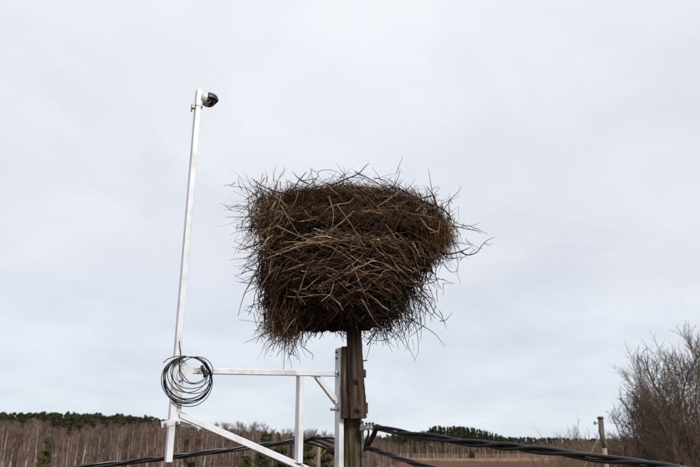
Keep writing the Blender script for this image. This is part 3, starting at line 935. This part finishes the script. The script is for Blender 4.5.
# ------------------------------------------------------------------ overhead cables
def bundle(name, pts, rad, nstr, pitch, label, hr_=None, sides=8, group=None):
    path = crom(pts, 14)
    # resample evenly
    d = [0]
    for i in range(1, len(path)): d.append(d[-1] + (path[i] - path[i - 1]).length)
    Ltot = d[-1]; n = max(30, int(Ltot / .02))
    arr = np.array([tuple(p) for p in path]); q = np.linspace(0, Ltot, n)
    pp = np.stack([np.interp(q, d, arr[:, k]) for k in range(3)], 1)
    root = empty(name, tuple(pp[0]), label, 'cable', group)
    hr_ = hr_ or rad * 1.25
    for s_ in range(nstr):
        o_ = []
        for i in range(n):
            t = Vector(pp[min(i + 1, n - 1)] - pp[max(i - 1, 0)]).normalized()
            u = t.cross(Vector((0, 0, 1))).normalized(); v = u.cross(t)
            a = 2 * math.pi * (s_ / nstr + q[i] / pitch) + .5 * math.sin(q[i] * 5)
            h_ = hr_ * (1 + .38 * math.sin(q[i] * 7 + s_ * 2.1))
            o_.append(Vector(pp[i]) + (u * math.cos(a) + v * math.sin(a)) * h_)
        put('conductor', one_tube(o_, rad, sides), M['black'], root, True)
    return root


bundle('overhead_cable', [at(375, 427.5, 5.92), at(383, 429.0, 5.86), at(400, 433, 5.75), at(450, 440.3, 5.4), at(520, 447.8, 4.95), at(590, 456.2, 4.5), at(650, 464.3, 4.1), at(705, 473, 3.8), at(900, 500, 3.0)],
       .0128, 3, 1.1, 'thick twisted black cable running from the pole to the lower right')
bundle('overhead_cable', [at(364.5, 448, 5.95), at(372, 449.5, 5.9), at(385, 453.5, 5.75), at(402, 459.5, 5.55), at(425, 466, 5.35), at(470, 478, 5)],
       .0095, 3, .6, 'thinner twisted black cable sloping down right from below the clamp')
bundle('overhead_cable', [at(315, 438.6, 6.35), at(300, 440.6, 6.3), at(260, 446, 6.2), at(210, 452.3, 6.05), at(165, 458.3, 5.95), at(120, 463.5, 5.85), at(85, 467.2, 5.75), at(20, 474, 5.6)],
       .0105, 3, .95, 'twisted black cable sagging away left behind the mast')
# fan of single conductors behind the frame post, left of the pole
fan = [([(303, 440.5), (312, 438.3), (324, 438.0), (334, 438.3), (347, 439.5)], 'topmost short black wire fanning out left of the pole'),
       ([(303, 440.8), (313, 438.6), (322, 439.2), (333, 442.8), (347, 448)], 'second black wire from the top in the fan left of the pole'),
       ([(303, 441.4), (312, 440.2), (321, 443.0), (333, 448.2), (347, 452)], 'third black wire from the top in the fan left of the pole'),
       ([(303, 442.3), (312, 443.6), (321, 446.6), (330, 450), (347, 453)], 'lowest black wire in the fan left of the pole, ending in a taped joint')]
for i, (pp_, lab) in enumerate(fan):
    Ys_ = [6.33, 6.33, 6.32, 6.30, 6.22]
    o = put('cable', one_tube(crom([at(x, y, Ys_[k]) for k, (x, y) in enumerate(pp_)], 6), .0088, 8), M['black'], None, True)
    tag(o, lab, 'cable')
o = put('cable_joint', one_tube(crom([at(327, 448.8, 6.27), at(330.5, 450.5, 6.26), at(335, 452.6, 6.25), at(340, 453.5, 6.24)], 4), [.012, .02, .024, .026, .027, .028, .028, .028, .027, .026, .024, .018, .012], 10), M['tape'], None, True)
tag(o, 'fat black taped joint on the lowest wire beside the frame post', 'joint')

# tension clamp on the right of the pole
tc_ = empty('tension_clamp', at(363, 427, 5.98), 'grey metal tension clamp holding the twisted cable on the pole', 'clamp')
k0 = at(361, 428, 5.93)
put('bracket', join([beam(at(360.5, 428.3, 5.93), at(366.5, 427.6, 5.92), .040, .05, (0, 1, 0), .004), beam(at(362.2, 424.2, 5.925), at(362.2, 431.5, 5.925), .03, .018, (0, 1, 0), .003)]), M['steel'], tc_)
put('upper_jaw', beam(at(365.5, 424.8, 5.92), at(374.5, 424.2, 5.92), .020, .05, (0, 1, 0), .004), M['steel'], tc_)
put('lower_jaw', beam(at(364.5, 428.6, 5.90), at(373, 428.0, 5.90), .024, .06, (0, 1, 0), .004), M['steel'], tc_)
for bx in (366.3, 369.6, 372.8):
    p = at(bx, 423.6, 5.9)
    put('bolt', join([lathe(p - Vector((0, 0, .045)), (0, 0, 1), [(0, 0), (0, .006), (.055, .006), (.055, 0)], 8), lathe(p, (0, 0, 1), [(0, 0), (0, .011), (.009, .011), (.009, 0)], 6)]), M['dark_bolt'], tc_)
put('wedge_grip', one_tube(crom([at(372, 430, 5.9), at(376, 427.2, 5.9), at(380.5, 427.4, 5.88)], 4), [.012, .016, .019, .020, .021, .021, .020, .018, .014], 10), M['tape'], tc_, True)
drops = [([(375.5, 428), (373, 434), (369, 442), (365.5, 448.5), (360, 450)], 'thick black jumper cable hanging from the clamp beside the pole', .0135),
         ([(377.5, 428), (375, 434.5), (370.5, 443), (366.5, 449), (361, 452)], 'outer black jumper cable hanging from the clamp to the lower cable', .011),
         ([(368.3, 429), (368.4, 434), (366.6, 440), (364, 446.5), (359, 449)], 'thin black jumper wire closest to the pole under the clamp', .008)]
for pp_, lab, rad in drops:
    o = put('jumper_cable', one_tube(crom([at(x, y, 5.93 + .02 * k) for k, (x, y) in enumerate(pp_)], 6), rad, 8), M['black'], None, True)
    tag(o, lab, 'cable')

# ------------------------------------------------------------------ the nest
NYC = 6.0
ne = empty('stork_nest', at(351, 318, NYC), 'huge ragged stork nest of brown sticks and dry grass on top of the pole', 'nest')
PZ = [1.00, 1.065, 1.176, 1.31, 1.446, 1.585, 1.73, 1.87, 2.02, 2.10, 2.17, 2.22]
PH = [0.24, 0.49, 0.60, 0.685, 0.75, 0.81, 0.86, 0.895, 0.875, 0.83, 0.70, 0.44]
PC = [-.26, -.12, -.105, -.09, -.065, -.045, -.02, .0, -.02, -.04, -.06, -.06]
rn = np.random.default_rng(77)
# lumps: low frequency factor over angle and height
LA = rn.uniform(0, 6.28, 10); LZ = rn.uniform(-3, 3, 10); LK = rn.integers(1, 6, 10); LW = rn.uniform(.014, .038, 10)


def lump(th, z):
    f = np.ones_like(th)
    for a, b, k, w_ in zip(LA, LZ, LK, LW): f = f + w_ * np.sin(k * th + b * z * 3 + a)
    # recess under the overhanging top layer, deepest front right
    g = np.exp(-((z - 1.745) / .06) ** 2) * (0.06 + .94 * np.clip(np.cos(th - R(-62)), 0, 1) ** 1.5)
    return f - .24 * g


def patch(th, z, a, b, c):
    return np.sin(th * a + z * b + c) * np.sin(th * (a * .6 + 1) - z * b * 1.3 + c * 2) + .5 * np.sin(th * a * 2.1 + z * b * 1.9 + c * 3)


def surf(th, z, k=1.0):
    h_ = np.interp(z, PZ, PH) * lump(th, z) * k; c = np.interp(z, PZ, PC)
    dep = .80
    return np.stack([c + h_ * np.cos(th), NYC + h_ * dep * np.sin(th), EYE + z], -1)


th = np.linspace(0, 2 * math.pi, 72, endpoint=False); zs = np.linspace(1.02, 2.18, 40)
TH, ZS = np.meshgrid(th, zs)
V = surf(TH, ZS, .75) + rn.normal(0, .022, (40, 72, 3))
V = V.reshape(-1, 3)
i = np.arange(39)[:, None] * 72; k = np.arange(72)[None]
Q = np.stack([i + k, i + (k + 1) % 72, i + 72 + (k + 1) % 72, i + 72 + k], -1).reshape(-1, 4)
V = np.concatenate([V, [[-.08, NYC, EYE + 1.03], [-.05, NYC, EYE + 2.12]]])
T = [(len(V) - 2, (q + 1) % 72, q) for q in range(72)] + [(len(V) - 1, 39 * 72 + q, 39 * 72 + (q + 1) % 72) for q in range(72)]
link('nest_body', mesh_np('nest_body', V, Q, M['core'], T=T, smooth=False), ne)


def make_sticks(n, zr, kr, wT, wZ, wN, slope, lens, rads, seg=6, bend=.06, kink=.010, front=.7, tsign=True, zdown=0.0, voids=True):
    z = rn.uniform(*zr, n)
    th_ = np.where(rn.uniform(size=n) < front, rn.uniform(-math.pi - .25, .25, n), rn.uniform(0, 2 * math.pi, n))
    kk = rn.uniform(*kr, n)
    if voids:
        pv = patch(th_, z, 5, 11, 1.7)
        kk = np.where((pv < -.12) & (rn.uniform(size=n) < .86), np.minimum(kk, rn.uniform(.70, .84, n)), kk)   # hollows between the bundles
    p = surf(th_, z, 1.0); c = np.stack([np.interp(z, PZ, PC), np.full(n, NYC), EYE + z], -1)
    p = c + (p - c) * kk[:, None]
    Nn = np.stack([np.cos(th_), np.sin(th_) * .8, 0 * th_], -1); Tn = np.stack([-np.sin(th_), np.cos(th_), 0 * th_], -1)
    sg = np.where(rn.uniform(size=n) < .5, -1, 1)[:, None]
    d = Tn * sg * (wT + rn.normal(0, .15, (n, 1))) + Nn * (rn.normal(wN[0], wN[1], (n, 1)))
    # sticks slope down and outwards as seen on the front
    dz = rn.normal(0, wZ, n) + zdown + .55 * patch(th_, z, 3, 6, .4) * sg[:, 0] * np.sign(-np.sin(th_)) +  np.sign(d[:, 0]) * (-slope * np.cos(th_)) * np.abs(d[:, 0])
    d[:, 2] += dz
    d = nrm(d)
    ln = rn.uniform(*lens, n) ; ln = ln * np.where(rn.uniform(size=n) < .12, 1.35, 1)
    t = np.linspace(-.5, .5, seg)
    B = nrm(rn.normal(size=(n, 3)) + Nn * -.3) * (rn.normal(0, bend, (n, 1)) * ln[:, None])
    P = p[:, None] + d[:, None] * (t[None, :, None] * ln[:, None, None]) + B[:, None] * (4 * t[None, :, None] ** 2)
    P = P + np.cumsum(rn.normal(0, 1, (n, seg, 3)), 1) * kink * ln[:, None, None]
    # wrap gently round the body
    P = P - Nn[:, None] * (.45 * (t ** 2)[None, :, None] * (ln ** 2)[:, None, None])
    rd = rn.uniform(*rads, n)
    Rr = rd[:, None] * np.linspace(1.0, .35, seg)[None]
    Rr[:, 0] *= .5; Rr[:, -1] *= .5
    return P, Rr, Nn


def tones(n, kind):
    pal = {'stick': [(.075, .048, .032), (.13, .086, .058), (.040, .027, .020), (.30, .215, .145), (.085, .045, .025), (.46, .36, .26), (.030, .022, .018)],
           'hay': [(.15, .080, .040), (.07, .037, .020), (.27, .16, .085), (.035, .021, .013), (.40, .27, .16), (.11, .066, .032)],
           'dark': [(.034, .026, .022), (.050, .036, .028), (.022, .018, .016), (.085, .060, .045)]}[kind]
    wts = {'stick': [.23, .18, .18, .14, .10, .08, .09], 'hay': [.26, .24, .12, .20, .05, .13], 'dark': [.3, .25, .3, .15]}[kind]
    c = np.array(pal)[rn.choice(len(pal), n, p=np.array(wts) / sum(wts))] * {'stick': np.array([1.28, 1.24, 1.18]), 'hay': np.array([1.12, 1.12, 1.14]), 'dark': 1.0}[kind]
    return c * rn.uniform(.8, 1.2, (n, 1))


def add_mass(name, sets, mt_, kind_tones, sides=4):
    Vs = []; Qs = []; Cs = []; off = 0
    for (P, Rr, _), kd in zip(sets, kind_tones):
        v, q = tubes(P, Rr, sides)
        c = np.repeat(tones(len(P), kd), P.shape[1] * sides, 0)
        Vs.append(v); Qs.append(q + off); Cs.append(c); off += len(v)
    o_ = link(name, mesh_np(name, np.concatenate(Vs), np.concatenate(Qs), mt_, colors=np.concatenate(Cs)), ne)
    o_['kind'] = 'stuff'


def dims(n): return n
def forks(P, Rr, share, num, rl=(.25, .5)):
    """side twigs growing from a share of the sticks"""
    idx = np.where(rn.uniform(size=len(P)) < share)[0]; idx = np.repeat(idx, num)
    S_ = P.shape[1]; k = rn.integers(1, S_ - 1, len(idx))
    p0 = P[idx, k]; d = nrm(P[idx, k + 1] - P[idx, k]); tot = np.linalg.norm(P[idx, -1] - P[idx, 0], axis=1)
    d2 = nrm(d + nrm(rn.normal(size=d.shape)) * rn.uniform(.5, 1.0, (len(idx), 1)))
    ln = tot * rn.uniform(*rl, len(idx)); t = np.linspace(0, 1, S_)
    Q_ = p0[:, None] + d2[:, None] * (t[None, :, None] * ln[:, None, None])
    Q_[:, 1:] += np.cumsum(rn.normal(0, .03, (len(idx), S_ - 1, 3)), 1) * ln[:, None, None]
    r0 = Rr[idx, k] * .7
    return np.concatenate([P, Q_]), np.concatenate([Rr, r0[:, None] * np.linspace(1, .4, S_)[None]]), None


mid = make_sticks(2300, (1.16, 1.74), (.84, 1.05), 1.0, .52, (.0, .24), .6, (.13, .42), (.0034, .0074), kink=.034, bend=.09)
midd = make_sticks(1700, (1.06, 1.88), (.76, .96), .85, .65, (.0, .28), .5, (.14, .38), (.0025, .005), kink=.035)
rim = make_sticks(620, (1.82, 2.16), (.86, 1.02), 1.0, .5, (.0, .2), .15, (.14, .42), (.0028, .0060), kink=.04, bend=.10)
low = make_sticks(700, (1.02, 1.28), (.30, .96), .6, .4, (.35, .35), .3, (.14, .32), (.0034, .0062), zdown=-.45, kink=.035)
low2 = forks(*make_sticks(200, (1.04, 1.33), (.9, 1.03), .45, .45, (.6, .4), .3, (.12, .34), (.0032, .0060), zdown=-.35, kink=.04, bend=.12)[:2], .8, 2)
side = forks(*make_sticks(230, (1.2, 2.1), (.92, 1.02), .6, .6, (.7, .45), .1, (.12, .38), (.0028, .0056), bend=.20, front=.2, kink=.05)[:2], .8, 2)
upb = forks(*make_sticks(120, (1.90, 2.18), (.85, 1.0), 1.0, .35, (.3, .4), .0, (.22, .55), (.0022, .0048), bend=.24, zdown=.32, front=.45, kink=.05)[:2], .7, 2)
hay1 = make_sticks(6000, (1.80, 2.17), (.82, .96), .55, .45, (.05, .3), .0, (.07, .22), (.0013, .0028), seg=4, bend=.16, zdown=-.45, front=.8, kink=.03)
hay2 = make_sticks(900, (1.10, 1.75), (.80, .93), .6, .6, (.05, .3), .3, (.07, .20), (.0014, .0027), seg=4, bend=.12, zdown=-.1, front=.8)
haytop = make_sticks(900, (2.08, 2.20), (.70, .94), 1, .2, (.05, .25), .0, (.08, .22), (.0014, .0026), seg=4, bend=.20, front=.7)


def clump(n, px, py, Y, sx, sz, d0, dj, lens, rads, seg=5, bend=.1):
    """a hanging lump of twigs round a point"""
    c = np.array(at(px, py, Y))
    p = c + rn.normal(0, 1, (n, 3)) * np.array([sx, sx, sz])
    d = nrm(np.array(d0) + rn.normal(0, dj, (n, 3)))
    ln = rn.uniform(*lens, n); t = np.linspace(-.5, .5, seg)
    B = nrm(rn.normal(size=(n, 3))) * (rn.normal(0, bend, (n, 1)) * ln[:, None])
    P = p[:, None] + d[:, None] * (t[None, :, None] * ln[:, None, None]) + B[:, None] * (4 * t[None, :, None] ** 2)
    Rr = rn.uniform(*rads, n)[:, None] * np.linspace(1, .35, seg)[None]
    return P, Rr, None


left_l = clump(360, 286, 318, 5.80, .10, .10, (-.25, -.1, -1), .45, (.14, .36), (.0022, .0048))
left_h = clump(900, 284, 325, 5.82, .08, .075, (-.1, -.1, -1), .5, (.06, .16), (.0014, .0026), 4)
right_l = clump(200, 404, 300, 5.8, .11, .10, (.35, -.1, -1), .5, (.12, .32), (.002, .0045))
right_h = clump(1300, 436, 238, 5.75, .075, .085, (.15, -.1, -1), .4, (.07, .20), (.0014, .0028), 4)
mid_b = clump(260, 372, 322, 5.9, .16, .06, (.1, -.1, -1), .8, (.12, .28), (.002, .0042))
left_e = clump(50, 255, 262, 5.9, .05, .17, (-.8, -.1, -.2), .5, (.10, .24), (.0018, .004))
top_l = clump(60, 264, 199, 5.85, .07, .06, (-.4, -.1, .6), .6, (.15, .36), (.0016, .0036), 6, .18)
left_m = clump(260, 268, 225, 5.5, .09, .16, (-.5, 0, -.6), .5, (.12, .34), (.002, .0048))
add_mass('twig_mass', [midd, low, low2, side, upb, rim, left_l, right_l, mid_b, left_e, top_l, left_m], M['stick'],
         ['dark', 'dark', 'dark', 'dark', 'dark', 'stick', 'stick', 'dark', 'dark', 'dark', 'dark', 'stick'])  # dark sets carry painted shade: deep layer, underside and outline twigs
add_mass('dry_grass', [hay1, hay2, haytop, left_h, right_h], M['hay'], ['hay'] * 5, 3)

# middle sticks: the 300 that show largest are parts, the others one mass
P, Rr, Nn = mid
Rr = Rr * 1.0
score = np.linalg.norm(P[:, -1] - P[:, 0], axis=1) * Rr[:, 1] * np.where(Nn[:, 1] < -.35, 1, .2)
order = np.argsort(-score)
P_ = P.copy(); P_ = P_ + 0
selP, selR = P[order[:262]], Rr[order[:262]]
selP = selP + Nn[order[:262]][:, None] * .018       # the largest lie on top
add_mass('stick_mass', [(P[order[262:]], Rr[order[262:]], None)], M['stick'], ['stick'], 4)
tn = tones(262, 'stick')
for i in range(262):
    v, q = tubes(selP[i:i + 1], selR[i:i + 1], 5)
    link('stick', mesh_np('stick', v, q, M['stick'], colors=np.tile(tn[i], (len(v), 1))), ne)

# long branches sticking out, each with its forks
def branch(lines, tone=(.05, .043, .042)):
    g = []
    for pts, r0 in lines:
        c = crom([at(*p) for p in pts], 4)
        g.append(one_tube(c, [r0 * (1 - .72 * i / (len(c) - 1)) for i in range(len(c))], 6))
    V, Q, T = join(g)
    put('stick', (V, Q, T), M['stick'], ne, True, colors=np.tile(np.array(tone), (len(V), 1)))


BR_ = [
    [([(432, 249, 5.85), (446, 254, 5.8), (459, 252, 5.8), (470, 247.5, 5.8)], .010), ([(460, 251.5, 5.8), (468, 255, 5.75), (477, 252, 5.7), (483, 244, 5.7), (488, 240, 5.7), (495, 237, 5.7)], .006), ([(484, 243, 5.7), (489, 245, 5.7), (493, 243, 5.7)], .003), ([(470, 254, 5.72), (474, 250, 5.72), (480, 248, 5.7)], .003)],
    [([(398, 188, 5.5), (420, 200, 5.5), (440, 208, 5.55), (449, 215, 5.6), (453, 226, 5.65), (461, 235, 5.65)], .009), ([(449, 215, 5.6), (449, 205, 5.6), (448, 197, 5.6)], .004)],
    [([(440, 211, 5.6), (434, 200, 5.6), (431, 185, 5.6), (428.5, 169, 5.6)], .005), ([(432, 190, 5.6), (436, 187, 5.6), (441, 188, 5.6)], .0025)],
    [([(394, 193, 5.45), (412, 199, 5.45), (428, 197, 5.45), (439, 194.5, 5.45)], .007), ([(425, 197.5, 5.45), (434, 194, 5.4), (440, 187, 5.4)], .004)],
    [([(330, 186, 5.3), (345, 179.5, 5.3), (358, 174, 5.3), (364, 168, 5.3), (369, 163, 5.3)], .007), ([(350, 177, 5.3), (361, 178, 5.3), (372, 182, 5.3)], .0035)],
    [([(300, 181, 5.4), (317, 178, 5.35), (318, 172, 5.35), (327, 170, 5.35), (337, 172, 5.35), (346, 179, 5.35)], .0035)],
    [([(355, 172, 5.3), (372, 180, 5.3), (388, 188, 5.35), (410, 190, 5.4)], .0045), ([(392, 189, 5.35), (398, 186, 5.35), (403, 180, 5.35)], .0045)],
    [([(292, 195, 5.4), (278, 192, 5.45), (262, 186, 5.5), (251, 178, 5.5)], .0075)],
    [([(270, 200, 5.5), (276, 188, 5.5), (280, 176, 5.5), (286, 169, 5.5)], .0045), ([(280, 177, 5.5), (284, 173, 5.5), (284, 166, 5.5)], .0025)],
    [([(308, 184, 5.4), (298, 178, 5.4), (293, 172, 5.4)], .006)],
    [([(262, 211, 5.8), (247, 206, 5.8), (235, 206, 5.8), (224, 205, 5.8)], .003)],
    [([(262, 216, 5.8), (248, 217, 5.8), (236, 217, 5.8), (225, 217, 5.8)], .0045)],
    [([(262, 262, 5.7), (252, 280, 5.7), (244, 295, 5.7), (238, 316, 5.7)], .0075)],
    [([(300, 318, 5.9), (303, 333, 5.9), (301, 344, 5.9), (307, 350, 5.9), (313, 355, 5.9), (312, 360, 5.9)], .0055)],
    [([(408, 318, 5.9), (421, 325, 5.9), (435, 334, 5.9), (445, 347, 5.9)], .0045)],
    [([(400, 318, 5.9), (405, 338, 5.9), (411, 352, 5.9), (416, 361, 5.9)], .0035)],
    [([(414, 320, 5.9), (418, 338, 5.9), (418, 352, 5.9), (414, 361, 5.9)], .003)],
    [([(412, 292, 5.8), (424, 306, 5.8), (436, 319, 5.8)], .0065)],
    [([(452, 240, 5.8), (458, 262, 5.8), (457, 272, 5.8), (461, 285, 5.8)], .0035)],
    [([(286, 332, 5.8), (268, 340, 5.8), (262, 350, 5.8)], .005)],
    [([(300, 326, 6.0), (325, 318, 6.0), (338, 332, 5.95)], .007)],
    [([(367, 345, 6.0), (380, 328, 6.0), (395, 316, 6.0)], .006)],
    [([(372, 318, 6.0), (377, 332, 6.0), (376, 346, 6.0)], .0055)],
    [([(392, 318, 6.0), (388, 332, 6.0), (398, 341, 6.0)], .005)],
    [([(442, 262, 5.8), (451, 272, 5.8), (459, 270, 5.8)], .004)],
    [([(440, 205, 5.6), (455, 222, 5.6), (470, 226, 5.6), (481, 222, 5.6)], .0035), ([(462, 224, 5.6), (472, 230, 5.6), (482, 231, 5.6)], .0025)],
]
rb = random.Random(19)
for (x, y, ang, ln_, yy) in ((258, 200, 150, 26, 5.7), (255, 214, 175, 24, 5.8), (262, 192, 120, 22, 5.6), (252, 228, 190, 20, 5.9), (253, 243, 170, 20, 5.9), (255, 262, 205, 22, 5.9),
                             (262, 300, 200, 20, 5.9), (270, 322, 235, 26, 5.8), (285, 335, 262, 24, 5.8), (298, 328, 285, 26, 5.9), (268, 190, 105, 24, 5.5), (445, 212, 40, 26, 5.7),
                             (452, 226, 15, 26, 5.8), (450, 240, -10, 24, 5.8), (444, 256, -40, 26, 5.8), (438, 268, -60, 26, 5.8), (430, 282, -35, 22, 5.9), (424, 296, -50, 26, 5.9),
                             (412, 312, -70, 30, 5.9), (398, 320, -95, 28, 5.9), (384, 322, -60, 24, 6.0), (340, 184, 60, 20, 5.3), (315, 186, 110, 18, 5.35), (385, 192, 35, 22, 5.35),
                             (296, 190, 80, 18, 5.4), (420, 204, 55, 22, 5.5), (330, 322, 250, 22, 6.0), (312, 322, 215, 26, 6.0)):
    def limb(x0, y0, a0, l0, r0, dep_):
        a = math.radians(a0); pts_ = [(x0 - math.cos(a) * 6, y0 + math.sin(a) * 6, yy)]; n5 = 5
        cx5, cy5 = pts_[0][:2]; outl = []
        for q in range(n5):
            a += rb.gauss(0, .28); cx5 += math.cos(a) * l0 * 1.3 / n5; cy5 -= math.sin(a) * l0 * 1.3 / n5
            pts_.append((cx5, cy5, yy + rb.uniform(-.03, .03)))
            if dep_ and q >= 1 and rb.random() < .6:
                outl += limb(cx5, cy5, math.degrees(a) + rb.choice((-1, 1)) * rb.uniform(25, 60), l0 * rb.uniform(.3, .55), r0 * .6, dep_ - 1)
        return [(pts_, r0)] + outl
    BR_.append(limb(x, y, ang + rb.uniform(-12, 12), ln_ * rb.uniform(.75, 1.25), rb.uniform(.004, .0065), 1))
for b in BR_: branch(b)
# pale long sticks lying across the front
for pts, r0 in (([(262, 262, 5.3), (300, 248, 5.22), (330, 242, 5.2), (352, 240, 5.2)], .008), ([(283, 206, 5.25), (291, 222, 5.22), (305, 242, 5.2)], .006),
                ([(338, 205, 5.2), (352, 225, 5.2), (366, 250, 5.2)], .006), ([(275, 228, 5.3), (300, 238, 5.2), (335, 250, 5.2), (356, 262, 5.2)], .008),
                ([(330, 196, 5.25), (333, 215, 5.2), (330, 238, 5.2)], .0055), ([(300, 296, 5.35), (306, 270, 5.3), (318, 252, 5.22)], .006),
                ([(362, 300, 5.4), (372, 318, 5.45), (384, 330, 5.5)], .0065), ([(420, 296, 5.6), (408, 310, 5.62), (392, 326, 5.7)], .006),
                ([(352, 262, 5.2), (362, 285, 5.3), (372, 306, 5.4)], .007), ([(395, 232, 5.4), (412, 252, 5.45), (424, 262, 5.5)], .005)):
    cr_ = [(x + random.uniform(-2, 2), y + random.uniform(-2, 2), z_) for x, y, z_ in pts]
    branch([(cr_, r0 * .72)], (.27, .195, .135))
# moss tuft
C = np.array(at(320, 288, 5.27)) + rn.normal(0, 1, (120, 3)) * np.array([.05, .03, .018])
lv, lt = clump_faces(C, .007, rn)
o = link('moss_tuft', mesh_np('moss_tuft', lv, None, M['moss'], T=lt, smooth=False), ne)
o['kind'] = 'stuff'
